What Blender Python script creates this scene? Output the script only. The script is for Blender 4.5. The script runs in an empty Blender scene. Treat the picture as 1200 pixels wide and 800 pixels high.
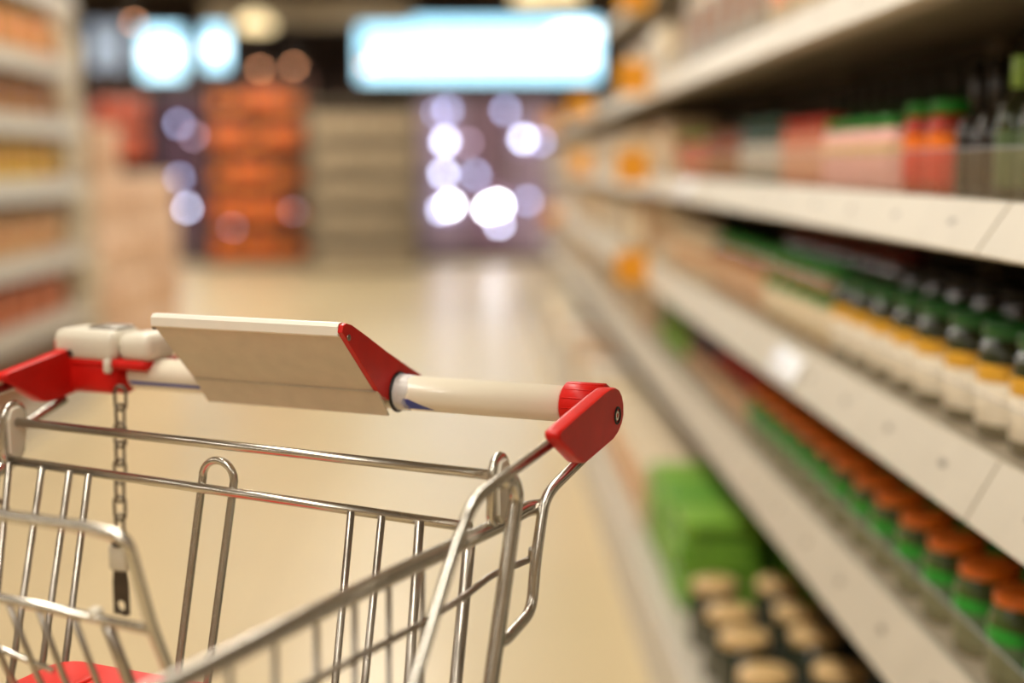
import bpy, math, random
from mathutils import Vector, Matrix
random.seed(7)
sc = bpy.context.scene
COL = sc.collection
PI = math.pi

# ------------------------------------------------------------------ materials
def mat(name, col, rough=0.5, metal=0.0, noise=0.06, scale=30.0, emit=0.0, coat=0.0, bump=0.0, spec=0.5, emcol=None):
    m = bpy.data.materials.new(name)
    m.use_nodes = True
    nt = m.node_tree
    b = nt.nodes['Principled BSDF']
    tc = nt.nodes.new('ShaderNodeTexCoord')
    nz = nt.nodes.new('ShaderNodeTexNoise')
    nz.inputs['Scale'].default_value = scale
    nz.inputs['Detail'].default_value = 3
    nt.links.new(tc.outputs['Object'], nz.inputs['Vector'])
    rp = nt.nodes.new('ShaderNodeValToRGB')
    lo = [max(0, c * (1 - noise * 2)) for c in col]
    hi = [min(1, c * (1 + noise * 2)) for c in col]
    rp.color_ramp.elements[0].color = (*lo, 1)
    rp.color_ramp.elements[1].color = (*hi, 1)
    rp.color_ramp.elements[0].position = .3
    rp.color_ramp.elements[1].position = .7
    nt.links.new(nz.outputs['Fac'], rp.inputs['Fac'])
    nt.links.new(rp.outputs['Color'], b.inputs['Base Color'])
    b.inputs['Roughness'].default_value = rough
    b.inputs['Metallic'].default_value = metal
    b.inputs['Coat Weight'].default_value = coat
    b.inputs['Specular IOR Level'].default_value = spec
    if emit:
        b.inputs['Emission Color'].default_value = (*(emcol or col), 1)
        b.inputs['Emission Strength'].default_value = emit
    if bump:
        bp = nt.nodes.new('ShaderNodeBump')
        bp.inputs['Strength'].default_value = bump
        bp.inputs['Distance'].default_value = .002
        nt.links.new(nz.outputs['Fac'], bp.inputs['Height'])
        nt.links.new(bp.outputs['Normal'], b.inputs['Normal'])
    return m

_mc = {}
def plain(col, rough=.5, **k):
    key = (tuple(col), rough, tuple(sorted(k.items())))
    if key not in _mc:
        _mc[key] = mat('surface_%d' % len(_mc), col, rough, **k)
    return _mc[key]

def S(r, g, b):     # sRGB 0-255 -> linear
    f = lambda c: (c / 255 / 12.92) if c / 255 <= .04045 else ((c / 255 + .055) / 1.055) ** 2.4
    return (f(r), f(g), f(b))

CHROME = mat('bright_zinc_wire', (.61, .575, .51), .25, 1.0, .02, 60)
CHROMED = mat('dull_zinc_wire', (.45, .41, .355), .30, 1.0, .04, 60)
CREAM = mat('cream_handle_plastic', S(236, 226, 204), .33, 0, .01, 20, coat=.2)
LOCKP = mat('coin_lock_plastic', S(214, 206, 188), .38, 0, .02, 30)
RED = mat('red_plastic', (.56, .010, .006), .42, 0, .04, 40, bump=.05, spec=.2)
REDS = mat('red_seat_plastic', (.74, .03, .02), .38, 0, .03, 40)
BLUE = mat('blue_print', S(40, 60, 160), .35)
BLACK = mat('black_rubber', (.012, .011, .01), .5)
DARK = mat('dark_steel', (.085, .065, .05), .45, .7, .1)
CHAINM = mat('aged_chain_steel', (.22, .19, .15), .38, 1.0, .1, 200)
CARD = mat('card_holder_back', S(205, 194, 172), .5, 0, .02, 60)
CARDW = mat('card_holder_lip', S(232, 226, 212), .35, 0, .01, 60)
RAIL = mat('cream_shelf_enamel', S(188, 179, 162), .5, 0, .02, 12)
SHELFM = mat('shelf_enamel', S(160, 150, 132), .5, 0, .03, 12)
BACKP = mat('shelving_back_panel', S(58, 50, 40), .6, 0, .05, 6)

def clear_mat(name, tint, haze, rough=.15):
    m = bpy.data.materials.new(name)
    m.use_nodes = True
    nt = m.node_tree
    b = nt.nodes['Principled BSDF']
    out = nt.nodes['Material Output']
    b.inputs['Base Color'].default_value = (*tint, 1)
    b.inputs['Roughness'].default_value = max(rough, .3)
    tr = nt.nodes.new('ShaderNodeBsdfTransparent')
    mx = nt.nodes.new('ShaderNodeMixShader')
    nz = nt.nodes.new('ShaderNodeTexNoise'); nz.inputs['Scale'].default_value = 9
    mr = nt.nodes.new('ShaderNodeMapRange')
    mr.inputs['To Min'].default_value = haze * .85; mr.inputs['To Max'].default_value = haze * 1.15
    nt.links.new(nz.outputs['Fac'], mr.inputs['Value'])
    nt.links.new(mr.outputs['Result'], mx.inputs['Fac'])
    nt.links.new(tr.outputs[0], mx.inputs[1]); nt.links.new(b.outputs[0], mx.inputs[2])
    nt.links.new(mx.outputs[0], out.inputs['Surface'])
    return m
FENCE = clear_mat('hazy_reflection_acrylic', S(176, 156, 122), .13)  # tan tint stands in for the warm floor reflected in the acrylic
FILM = clear_mat('clear_film', S(210, 214, 225), .4, .05)

# ------------------------------------------------------------------ mesh building
class MB:
    def __init__(s): s.v = []; s.f = []; s.mi = []; s.sm = []; s.mats = []
    def m(s, m):
        if m not in s.mats: s.mats.append(m)
        return s.mats.index(m)
    def add(s, vs, fs, m, smooth=False, M=None):
        o = len(s.v); k = s.m(m)
        s.v += [tuple(M @ Vector(v)) if M else tuple(v) for v in vs]
        for f in fs:
            s.f.append([i + o for i in f]); s.mi.append(k); s.sm.append(smooth)
    def box(s, x0, x1, y0, y1, z0, z1, m, b=0.0, M=None):
        if b <= 0:
            vs = [(x, y, z) for x in (x0, x1) for y in (y0, y1) for z in (z0, z1)]
            fs = [(0,1,3,2),(4,6,7,5),(0,4,5,1),(2,3,7,6),(0,2,6,4),(1,5,7,3)]
            s.add(vs, fs, m, False, M); return
        # bevelled box: three nested rings top and bottom
        def ring(z, i, c=4):
            pts = []
            for (cx, cy, a0) in ((x1-b, y1-b, 0), (x0+b, y1-b, 90), (x0+b, y0+b, 180), (x1-b, y0+b, 270)):
                for k in range(c):
                    a = math.radians(a0 + 90 * k / (c - 1))
                    r = b - i
                    pts.append((cx + r * math.cos(a), cy + r * math.sin(a), z))
            return pts
        q = b * .3
        rings = [ring(z0, b*.9), ring(z0 + q, q), ring(z0 + b, 0), ring(z1 - b, 0), ring(z1 - q, q), ring(z1, b*.9)]
        n = len(rings[0]); vs = sum(rings, []); fs = []
        for r in range(len(rings) - 1):
            for i in range(n):
                j = (i + 1) % n
                fs.append((r*n+i, r*n+j, (r+1)*n+j, (r+1)*n+i))
        fs.append(tuple(range(n))[::-1]); fs.append(tuple(range((len(rings)-1)*n, len(rings)*n)))
        s.add(vs, fs, m, True, M)
    def lathe(s, prof, m, n=20, M=None, smooth=True, cap=True):
        vs = []; fs = []
        for (r, z) in prof:
            for i in range(n):
                a = 2 * PI * i / n
                vs.append((r * math.cos(a), r * math.sin(a), z))
        for k in range(len(prof) - 1):
            for i in range(n):
                j = (i + 1) % n
                fs.append((k*n+i, k*n+j, (k+1)*n+j, (k+1)*n+i))
        if cap:
            fs.append(tuple(range(n))[::-1]); fs.append(tuple(range((len(prof)-1)*n, len(prof)*n)))
        s.add(vs, fs, m, smooth, M)
    def prism(s, poly, a, b, m, axis='x', bev=0.0, M=None, smooth=False):
        # poly in the two other axes, extruded a..b along axis; bev insets the two ends
        cx = sum(p[0] for p in poly) / len(poly); cy = sum(p[1] for p in poly) / len(poly)
        def P(p, t, k=1.0):
            u = cx + (p[0] - cx) * k; w = cy + (p[1] - cy) * k
            return {'x': (t, u, w), 'y': (u, t, w), 'z': (u, w, t)}[axis]
        n = len(poly)
        if bev > 0:
            ext = max(math.hypot(p[0]-cx, p[1]-cy) for p in poly)
            k = 1 - bev / ext; k2 = 1 - bev * .3 / ext
            R = [[P(p, a, k) for p in poly], [P(p, a + bev*.3, k2) for p in poly], [P(p, a + bev) for p in poly],
                 [P(p, b - bev) for p in poly], [P(p, b - bev*.3, k2) for p in poly], [P(p, b, k) for p in poly]]
        else:
            R = [[P(p, a) for p in poly], [P(p, b) for p in poly]]
        fs = []
        for r in range(len(R) - 1):
            for i in range(n):
                j = (i + 1) % n
                fs.append((r*n+i, r*n+j, (r+1)*n+j, (r+1)*n+i))
        vv = sum(R, [])
        s.add(vv, fs, m, smooth, M)
        s.add(R[0], [tuple(range(n))[::-1]], m, False, M); s.add(R[-1], [tuple(range(n))], m, False, M)
    def tube(s, pts, r, m, n=12, closed=False, M=None, fillet=0.0):
        P = [Vector(p) for p in pts]
        if fillet > 0 and not closed:
            Q = [P[0]]
            for i in range(1, len(P) - 1):
                a, c = P[i-1] - P[i], P[i+1] - P[i]
                d = min(fillet, a.length * .45, c.length * .45)
                a.normalize(); c.normalize()
                A, C = P[i] + a * d, P[i] + c * d
                for k in range(6):
                    t = k / 5
                    Q.append((1-t)**2 * A + 2*t*(1-t) * P[i] + t*t * C)
            Q.append(P[-1]); P = Q
        N = len(P)
        T = []
        for i in range(N):
            if closed: t = P[(i+1) % N] - P[i-1]
            else: t = P[min(i+1, N-1)] - P[max(i-1, 0)]
            T.append(t.normalized())
        up = Vector((0, 0, 1)) if abs(T[0].z) < .9 else Vector((1, 0, 0))
        nn = (up - T[0] * up.dot(T[0])).normalized()
        vs = []; fs = []
        for i in range(N):
            if i:
                nn = (nn - T[i] * nn.dot(T[i])).normalized()
            bb = T[i].cross(nn)
            for k in range(n):
                a = 2 * PI * k / n
                vs.append(P[i] + (nn * math.cos(a) + bb * math.sin(a)) * r)
        for i in range(N if closed else N - 1):
            j = (i + 1) % N
            for k in range(n):
                l = (k + 1) % n
                fs.append((i*n+k, i*n+l, j*n+l, j*n+k))
        if not closed:
            fs.append(tuple(range(n))[::-1]); fs.append(tuple(range((N-1)*n, N*n)))
        s.add(vs, fs, m, True, M)
    def mesh(s, name):
        me = bpy.data.meshes.new(name)
        me.from_pydata([tuple(v) for v in s.v], [], s.f)
        for m in s.mats: me.materials.append(m)
        me.polygons.foreach_set('material_index', s.mi)
        me.polygons.foreach_set('use_smooth', s.sm)
        me.update()
        return me
    def build(s, name, parent=None, loc=(0, 0, 0)):
        o = bpy.data.objects.new(name, s.mesh(name))
        COL.objects.link(o); o.parent = parent; o.location = loc
        return o

def empty(name, loc=(0, 0, 0), rz=0.0):
    o = bpy.data.objects.new(name, None)
    o.empty_display_size = .05
    COL.objects.link(o); o.location = loc; o.rotation_euler = (0, 0, rz)
    return o
def tag(o, label=None, cat=None, group=None, kind=None):
    if label: o['label'] = label
    if cat: o['category'] = cat
    if group: o['group'] = group
    if kind: o['kind'] = kind
    return o
def copy_tree(o, parent=None):
    c = o.copy(); COL.objects.link(c)
    if parent is not None: c.parent = parent
    for ch in list(o.children):
        copy_tree(ch, c)
    return c
def struct(name, mb, parent=None):
    return tag(mb.build(name, parent), kind='structure')

# ------------------------------------------------------------------ camera
F = 1667.0
cam = bpy.data.cameras.new('camera')
cam.sensor_width = 36; cam.lens = F / 1200 * 36
co = bpy.data.objects.new('camera', cam); COL.objects.link(co)
psi, pit = math.radians(1.3637852902), math.radians(7.180002684)
fw = Vector((math.sin(psi) * math.cos(pit), math.cos(psi) * math.cos(pit), -math.sin(pit)))
rt = Vector((math.cos(psi), -math.sin(psi), 0)); up = rt.cross(fw)
R = Matrix((rt, up, -fw)).transposed()
co.matrix_world = Matrix.Translation((0, 0, 1.21)) @ R.to_4x4()
cam.clip_start = .05; cam.clip_end = 80
cam.dof.use_dof = True
cam.dof.focus_distance = 1.20
cam.dof.aperture_fstop = 50 / 31.0
cam.dof.aperture_blades = 0
sc.camera = co

# ------------------------------------------------------------------ room
X0, X1, Y0, Y1, ZC = -6.5, 5.0, -4.0, 19.5, 3.35
def floor_mat():
    m = mat('polished_beige_floor', S(214, 192, 152), .26, 0, .02, 1.5, spec=.5)
    nt = m.node_tree; b = nt.nodes['Principled BSDF']
    tc = nt.nodes.new('ShaderNodeTexCoord'); br = nt.nodes.new('ShaderNodeTexBrick')
    br.offset = 0; br.inputs['Scale'].default_value = 1
    br.inputs['Brick Width'].default_value = .6; br.inputs['Row Height'].default_value = .6
    br.inputs['Mortar Size'].default_value = .003
    br.inputs['Color1'].default_value = (*S(216, 196, 156), 1); br.inputs['Color2'].default_value = (*S(212, 192, 152), 1)
    br.inputs['Mortar'].default_value = (*S(190, 171, 136), 1)
    nt.links.new(tc.outputs['Object'], br.inputs['Vector'])
    nt.links.new(br.outputs['Color'], b.inputs['Base Color'])
    nz = nt.nodes.new('ShaderNodeTexNoise'); nz.inputs['Scale'].default_value = 3
    mr = nt.nodes.new('ShaderNodeMapRange'); mr.inputs['To Min'].default_value = .27; mr.inputs['To Max'].default_value = .38
    nt.links.new(nz.outputs['Fac'], mr.inputs['Value']); nt.links.new(mr.outputs['Result'], b.inputs['Roughness'])
    return m
b = MB(); b.box(X0, X1, Y0, Y1, -.1, 0, floor_mat()); struct('floor', b)
CEIL = mat('dark_painted_ceiling', S(120, 108, 92), .8, 0, .05, 2)
b = MB(); b.box(X0, X1, Y0, Y1, ZC, ZC + .1, CEIL); struct('ceiling', b)
WALLM = mat('beige_wall_paint', S(150, 132, 108), .8, 0, .05, 2)
WALLD = mat('dark_brown_wall', S(62, 42, 34), .7, 0, .15, 1.2)
b = MB(); b.box(X0 - .1, X0, Y0, Y1, 0, ZC, WALLM); struct('wall_left', b)
b = MB(); b.box(X1, X1 + .1, Y0, Y1, 0, ZC, WALLM); struct('wall_right', b)
b = MB(); b.box(X0, X1, Y1, Y1 + .1, 0, ZC, WALLD); struct('wall_back', b)
b = MB(); b.box(X0, X1, Y0 - .1, Y0, 0, ZC, WALLM); struct('wall_front', b)
b = MB(); b.box(-3.1, -.75, 16.6, 16.9, 2.78, 3.05, plain(S(150, 138, 118), .7)); struct('trim_1', b)
b = MB(); b.box(-2.95, -2.85, 16.65, 16.85, 3.05, ZC, plain(S(60, 50, 44), .7)); b.box(-1.0, -.9, 16.65, 16.85, 3.05, ZC, plain(S(60, 50, 44), .7)); struct('trim_2', b)

ordn = ['first', 'second', 'third', 'fourth', 'fifth', 'sixth', 'seventh', 'eighth', 'ninth', 'tenth', 'eleventh', 'twelfth',
        'thirteenth', 'fourteenth', 'fifteenth', 'sixteenth', 'seventeenth', 'eighteenth', 'nineteenth', 'twentieth',
        'twenty-first', 'twenty-second', 'twenty-third', 'twenty-fourth', 'twenty-fifth', 'twenty-sixth', 'twenty-seventh', 'twenty-eighth', 'twenty-ninth', 'thirtieth']
# ceiling lights over the aisles
LAMPF = mat('lamp_housing', S(225, 225, 220), .5)
LAMPE = mat('lamp_diffuser', (1, .9, .74), .5, emit=3.0, emcol=(1, .90, .74))
def ceiling_light(x, y, label, power, sx=.34, sy=1.5):
    t = tag(empty('ceiling_light', (x, y, ZC)), label, 'ceiling light', 'ceiling lights over the aisles')
    b = MB(); b.box(-sx/2-.03, sx/2+.03, -sy/2-.03, sy/2+.03, -.07, 0, LAMPF, .01); b.build('housing', t)
    b = MB(); b.box(-sx/2, sx/2, -sy/2, sy/2, -.085, -.068, LAMPE); b.build('diffuser', t)
    l = bpy.data.lights.new('ceiling_tube', 'AREA'); l.shape = 'RECTANGLE'; l.size = sx; l.size_y = sy
    l.energy = power; l.color = (1, .945, .85)
    o = bpy.data.objects.new('ceiling_tube', l); COL.objects.link(o); o.parent = t; o.location = (0, 0, -.09)
    return t
for k, x in enumerate((-4.3, -2.6, -1.3, .1)):  # spots added out of view to brighten the far displays
    t = tag(empty('added_spot', (x, 14.4, ZC)), 'added black spotlight, out of view, brightening the far displays, %s from the left wall' % ordn[k], 'spotlight', 'added spotlights at the far end')
    b = MB(); b.tube([(0, 0, 0), (0, 0, -.10)], .012, plain((.02, .02, .02), .4), 8); b.build('stem', t)
    T = Matrix.Translation((0, 0, -.14)) @ Matrix.Rotation(math.radians(-45), 4, 'X')
    b = MB(); b.lathe([(.03, .09), (.05, .07), (.055, -.07), (.045, -.06)], plain((.02, .02, .02), .4), 18, T); b.build('housing', t)
    l = bpy.data.lights.new('added_spot_light', 'SPOT'); l.energy = (190, 120, 160, 60)[k]; l.spot_size = math.radians(75); l.spot_blend = .8; l.color = (1, .86, .68); l.shadow_soft_size = .04
    o = bpy.data.objects.new('added_spot_light', l); COL.objects.link(o); o.parent = t; o.matrix_local = Matrix.Translation((0, 0, -.14)) @ Matrix.Rotation(math.radians(52), 4, 'X') @ Matrix.Translation((0, 0, -.10))
names = {-.75: 'over the middle aisle', 3.0: 'behind the right shelving', -4.4: 'behind the left shelving'}

for x in (-.75, 3.0, -4.4):
    for i, y in enumerate((-2.6, -.4, 1.8, 4.0, 6.2, 8.4, 10.6) + ((12.8, 14.4) if x != -.75 else ())):  # far ends of side rows added out of view to brighten the floor
        ceiling_light(x, y, 'long ceiling light %s, %s from the near wall' % (names[x], ordn[i]), 43 if x == -.75 else (90 if y > 12 else 26))

# ------------------------------------------------------------------ shopping cart (local: x = along handle, y = towards basket front, z up)
ang = math.atan2(.423, -.906)
cart = empty('shopping_cart', (.10576, 1.19637, 0))
# local axes: x -> (-.906,.423), y -> (-.423,-.906)
cart.rotation_euler = (0, 0, ang)
tag(cart, 'wire supermarket trolley with red handle caps and a cream push bar', 'shopping cart')
W = .555; WB = .600
def part(name, mb, par=None): return mb.build(name, par or cart)
HZ = 1.003
MX = Matrix.Rotation(PI/2, 4, 'Y')
def tubeM(x, z, y=0): return Matrix.Translation((x, y, z)) @ MX
# push bar
b = MB(); b.lathe([(.0125, .035), (.0158, .036), (.0158, .49), (.0125, .491)], CREAM, 40, Matrix.Translation((0, 0, HZ)) @ MX)
push_bar = part('push_bar', b)
tag(push_bar, 'cream plastic tube of the handle')
# blue printed line along the lower front of the bar
b = MB()
for (u0, u1) in ((.04, .199), (.398, .488)):
    vs = []; fs = []
    for i, a in enumerate((-22, -15, -9)):
        aa = math.radians(a - 12)
        for u in (u0, u1): vs.append((u, .0160 * math.cos(aa), HZ + .0160 * math.sin(aa)))
    for i in range(2): fs.append((i*2, i*2+1, i*2+3, i*2+2))
    if u0 > .3: b.add(vs, fs, BLUE, True)
vs = []; fs = []
part('blue_line', b, push_bar)

def cap_poly(mir):
    # outline in (y, z) of the end cap: rounded head around the bar, flat tongue towards the basket
    pts = [(-.0195, .994), (-.019, 1.003), (-.015, 1.011), (-.008, 1.017), (.002, 1.0205), (.014, 1.0215), (.030, 1.020),
           (.116, 1.0072), (.125, 1.0056), (.131, 1.0042), (.1325, 1.0015), (.130, .998), (.083, .971), (.075, .9695), (.066, .970), (.006, .977), (-.006, .981), (-.015, .987)]
    return [(p[0] - .02, p[1] + .008) for p in pts] if mir else pts
def mirror_x(v): return v
def end_cap(mir):
    b = MB()
    a0, a1 = (-.013, .000)
    if mir: a0, a1 = W - .001, W + .013
    b.prism(cap_poly(mir), a0, a1, RED, 'x', .0028, smooth=True)
    o = part('end_cap', b)
    b = MB()
    s0 = -.002 if not mir else .502
    s1 = .034 if not mir else W - .006
    prof = [(.0165, s0), (.0192, s0), (.0195, s1 - .002), (.0165, s1)] if not mir else [(.0165, s0), (.0215, s0 + .001), (.0215, s1), (.0165, s1)]
    b.lathe(prof, RED, 36, Matrix.Translation((0, 0, HZ)) @ MX)
    for k in range(14 if not mir else 0):
        a = 2 * PI * k / 14
        b.tube([(s0, .0192 * math.cos(a), HZ + .0192 * math.sin(a)), (s1 - .003, .0192 * math.cos(a), HZ + .0192 * math.sin(a))], .0007, RED, 6)
    part('sleeve', b, o)
    b = MB()
    x = a0 if not mir else a1
    d = -1 if not mir else 1
    T = Matrix.Translation((x, -.001, .996)) @ Matrix.Rotation(d * PI/2, 4, 'Y')
    b.lathe([(.0078, -.003), (.0078, .0008), (.0062, .0012), (.0058, -.002), (.0001, -.002)], BLACK, 20, T)
    b.lathe([(.0056, -.004), (.0056, -.0004), (.0045, .0004), (.0025, .0004), (.0022, -.001), (.0001, -.001)], CHROME, 6, T, smooth=False)
    q = part('bolt', b, o); tag(q, 'steel socket bolt sunk in the cap')
    return o
end_cap(False)
capL = end_cap(True)

# coin lock on the left end
b = MB()
b.box(.462, .566, -.032, .024, 1.0085, 1.0185, RED, .004)
b.box(.500, .562, -.024, .0225, .983, 1.0175, RED, .007)
b.box(.552, .578, -.028, .022, 1.004, 1.040, RED, .008)
lock_base = part('coin_lock_base', b)
b = MB()
b.box(.4985, .574, -.026, .025, 1.0145, 1.0455, LOCKP, .0085)
b.box(.459, .497, -.026, .022, 1.0165, 1.0440, LOCKP, .0085)
lock = part('coin_lock', b)
b = MB(); b.box(.549, .564, .018, .0256, 1.0195, 1.0255, DARK, 0); part('coin_slot', b, lock)
b = MB(); b.box(.506, .541, -.020, .010, 1.0445, 1.0482, CHROMED, .0015); part('lock_plate', b, lock)
b = MB(); b.box(.5015, .5095, .0215, .028, 1.005, 1.019, LOCKP, .002); part('key_tab', b, lock)
# chain
b = MB()
ch0 = Vector((.4935, .022, .990)); ch1 = Vector((.5005, .022, .842))
n = 8; link = (ch0 - ch1).length / n
def link_pts(c, flat, L, w):
    pts = []
    for i in range(20):
        a = 2 * PI * i / 20
        lx = w * math.cos(a); lz = (L * .5 - w) * (1 if math.sin(a) >= 0 else -1) + w * math.sin(a)
        pts.append((c.x + (lx if flat else lx * .25), c.y + (lx * .25 if flat else lx), c.z + lz))
    return pts
for i in range(n):
    c = ch0.lerp(ch1, (i + .5) / n)
    b.tube(link_pts(c, i % 2 == 0, link * 1.30, .0056 if i % 2 == 0 else .0046), .0016, CHAINM, 8, True)
chain = part('chain', b); tag(chain, 'dark steel link chain hanging from the coin lock')
b = MB()
b.tube([(.5005, .022 + .0045*math.cos(a), .838 + .0045*math.sin(a)) for a in [2*PI*i/14 for i in range(14)]], .0018, DARK, 8, True)
b.lathe([(.002, -.003), (.008, -.002), (.0085, .002), (.003, .005)], BLACK, 16, Matrix.Translation((.5005, .022, .834)))
b.box(.490, .5125, .016, .027, .806, .833, LOCKP, .003)
key = part('chain_key', b, chain)
b = MB()
# dark blade with round hole and notched end
K0x, K1x, kz0, kz1 = .4925, .511, .757, .808
hc = ((K0x + K1x) / 2, .770); hr = .0052
ring_o = []
N = 32
for i in range(N):
    a = 2 * PI * i / N
    dx, dz = math.cos(a), math.sin(a)
    tx = ((K1x - hc[0]) / dx) if dx > 1e-6 else ((K0x - hc[0]) / dx if dx < -1e-6 else 1e9)
    tz = ((kz1 - hc[1]) / dz) if dz > 1e-6 else ((kz0 - hc[1]) / dz if dz < -1e-6 else 1e9)
    t = min(abs(tx), abs(tz))
    z = hc[1] + dz * t
    if z <= kz0 + 1e-5: z += .004 * abs(math.sin((hc[0] + dx*t) * 1100))
    ring_o.append((hc[0] + dx * t, z))
ring_i = [(hc[0] + hr * math.cos(2*PI*i/N), hc[1] + hr * math.sin(2*PI*i/N)) for i in range(N)]
vs = [(p[0], y, p[1]) for y in (.020, .0225) for p in ring_o] + [(p[0], y, p[1]) for y in (.020, .0225) for p in ring_i]
fs = []
for i in range(N):
    j = (i + 1) % N
    fs += [(i, j, 2*N+j, 2*N+i), (N+i, 3*N+i, 3*N+j, N+j), (i, N+i, N+j, j), (2*N+i, 2*N+j, 3*N+j, 3*N+i)]
b.add(vs, fs, DARK)
part('key_blade', b, chain)

# card holder
cu0, cu1 = .2, .396
prof = [(.0975, 1.0715), (.096, 1.0655), (.037, 1.0085), (.0172, .9835)]
b = MB()
for (p, q, m) in ((prof[0], prof[1], CARDW), (prof[1], prof[2], CARD), (prof[2], prof[3], CARD)):
    d = Vector((q[0]-p[0], q[1]-p[1])); nn = Vector((-d.y, d.x)).normalized() * .0018
    if nn.x > 0: nn = -nn
    b.prism([p, q, (q[0]+nn.x, q[1]+nn.y), (p[0]+nn.x, p[1]+nn.y)], cu0 - (.002 if p[1] < 1.01 else -.002), cu1 - .002, m, 'x')
b.tube([(cu0, .0378, 1.0083), (cu1 - .002, .0378, 1.0083)], .0009, CARD, 6)
holder = part('card_holder', b)
tag(holder, 'beige angled card holder clipped over the push bar')
b = MB()
b.prism([(.0985, 1.0725), (.0955, 1.0755), (.090, 1.0755), (-.040, 1.0165), (-.040, 1.0145), (.088, 1.0710), (.094, 1.0700), (.0965, 1.0635), (.0985, 1.0650)], cu0 + .0015, cu1 - .0015, CARDW, 'x')
tag(part('card_window', b, holder), 'white ridge and front plate of the card holder')
for mir in (False, True):
    b = MB()
    brk = [(.0985, 1.068), (.0965, 1.0735), (.091, 1.0750), (.083, 1.0730), (.060, 1.0620), (.020, 1.0420), (-.020, 1.0235), (-.046, 1.0120), (-.050, 1.008), (-.040, 1.004),
           (-.018, 1.003), (.0, 1.004), (.018, .998), (.030, 1.0035), (.0365, 1.0085), (.0955, 1.0655)]
    if mir: brk = [(p[0] * .93 - .002, 1.003 + (p[1] - 1.003) * .94) for p in brk]
    x0, x1 = (cu0 - .003, cu0 + .003) if not mir else (cu1 - .003, cu1 + .003)
    b.prism(brk, x0, x1, RED, 'x', .001)
    e = part('bracket', b, holder)
    b = MB()
    T = Matrix.Translation((x0 if not mir else x1, .088, 1.0625)) @ Matrix.Rotation((-1 if not mir else 1) * PI/2, 4, 'Y')
    b.lathe([(.0028, -.001), (.0028, .0006), (.0016, .0012), (.0001, .0012)], CHAINM, 14, T)
    part('rivet', b, holder)
b = MB()
b.tube([(.1965, .0172*math.cos(a), HZ + .0172*math.sin(a)) for a in [2*PI*i/30 for i in range(30)]], .0016, BLACK, 8, True)
part('rubber_ring', b, holder)
b = MB()
prof2 = []
vs = []; fs = []; n = 36
for k, (u, r) in enumerate(((.196, .0172), (.191, .0168), (.186, .0166), (.181, .0161))):
    for i in range(n):
        a = 2 * PI * i / n
        vs.append((u + .0015 * math.sin(5*a + k) * (k / 3), (r + .0003*math.sin(9*a)) * math.cos(a), HZ + (r + .0003*math.sin(9*a)) * math.sin(a)))
for k in range(3):
    for i in range(n):
        j = (i + 1) % n
        fs.append((k*n+i, k*n+j, (k+1)*n+j, (k+1)*n+i))
b.add(vs, fs, FILM, True)
part('film_collar', b, holder)
b = MB()
vs = []
for i, a in enumerate((-52, -30, -12)):
    aa = math.radians(a)
    vs += [(.155 + .012 * i, .0161 * math.cos(aa), HZ + .0161 * math.sin(aa)), (.186, .0161 * math.cos(aa), HZ + .0161 * math.sin(aa))]
b.add(vs, [(0, 1, 3, 2), (2, 3, 5, 4)], BLUE, True)
part('blue_corner', b, push_bar)

# side frames: tubes from the caps down
def side(mir):
    fx = (lambda p: (.561, p[1] - .012, p[2] + .008) if p[0] == .001 else (WB - p[0] - (.02 if p[2] > .965 else 0), p[1] + .012, p[2] + (.004 if p[2] > .94 else -.008))) if mir else (lambda p: p)
    t = lambda b, pts, r, m=CHROME, fl=.012: b.tube([fx(p) for p in pts], r, m, 14, fillet=fl)
    b = MB()
    t(b, [(.001, .085, .995), (.012, .232, .972), (.014, .258, .945), (.016, .345, .835), (.02, .40, .62), (.03, .42, .45), (.05, .42, .32)], .0043, fl=.022)
    part('frame_tube', b)
    b = MB()
    t(b, [(.001, .036, .968), (.02, .080, .941), (.020, .100, .890), (.020, .108, .852), (.020, .160, .844), (.021, .178, .846)], .0046, fl=.014)
    part('frame_tube', b)
    b = MB()
    t(b, [(.012, .180, .974), (.019, .150, .970), (.020, .137, .955), (.020, .187, .819), (.02, .25, .60), (.03, .28, .40), (.05, .28, .30)], .0060, fl=.013)
    part('rear_post', b)
    # side basket panel
    b = MB()
    rim = [(.026, .076, .930), (.032, .090, .931), (.040, .12, .925), (.053, .20, .921), (.064, .331, .920), (.068, .426, .920), (.071, .495, .920), (.080, .60, .920), (.115, .92, .920), (.135, .96, .920)]
    t(b, rim, .0065, CHROME, .02)
    rimo = part('basket_rim', b)
    b = MB()
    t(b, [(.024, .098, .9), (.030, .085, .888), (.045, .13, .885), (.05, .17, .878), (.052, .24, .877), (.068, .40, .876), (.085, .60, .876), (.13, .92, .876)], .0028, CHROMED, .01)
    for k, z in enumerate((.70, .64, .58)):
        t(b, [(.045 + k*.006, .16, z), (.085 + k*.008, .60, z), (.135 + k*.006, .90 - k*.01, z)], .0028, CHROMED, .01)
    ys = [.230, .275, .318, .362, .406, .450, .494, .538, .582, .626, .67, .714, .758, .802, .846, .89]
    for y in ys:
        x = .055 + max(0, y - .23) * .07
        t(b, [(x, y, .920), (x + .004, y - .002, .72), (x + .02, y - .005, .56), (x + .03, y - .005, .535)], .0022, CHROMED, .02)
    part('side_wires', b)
side(False); side(True)
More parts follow.
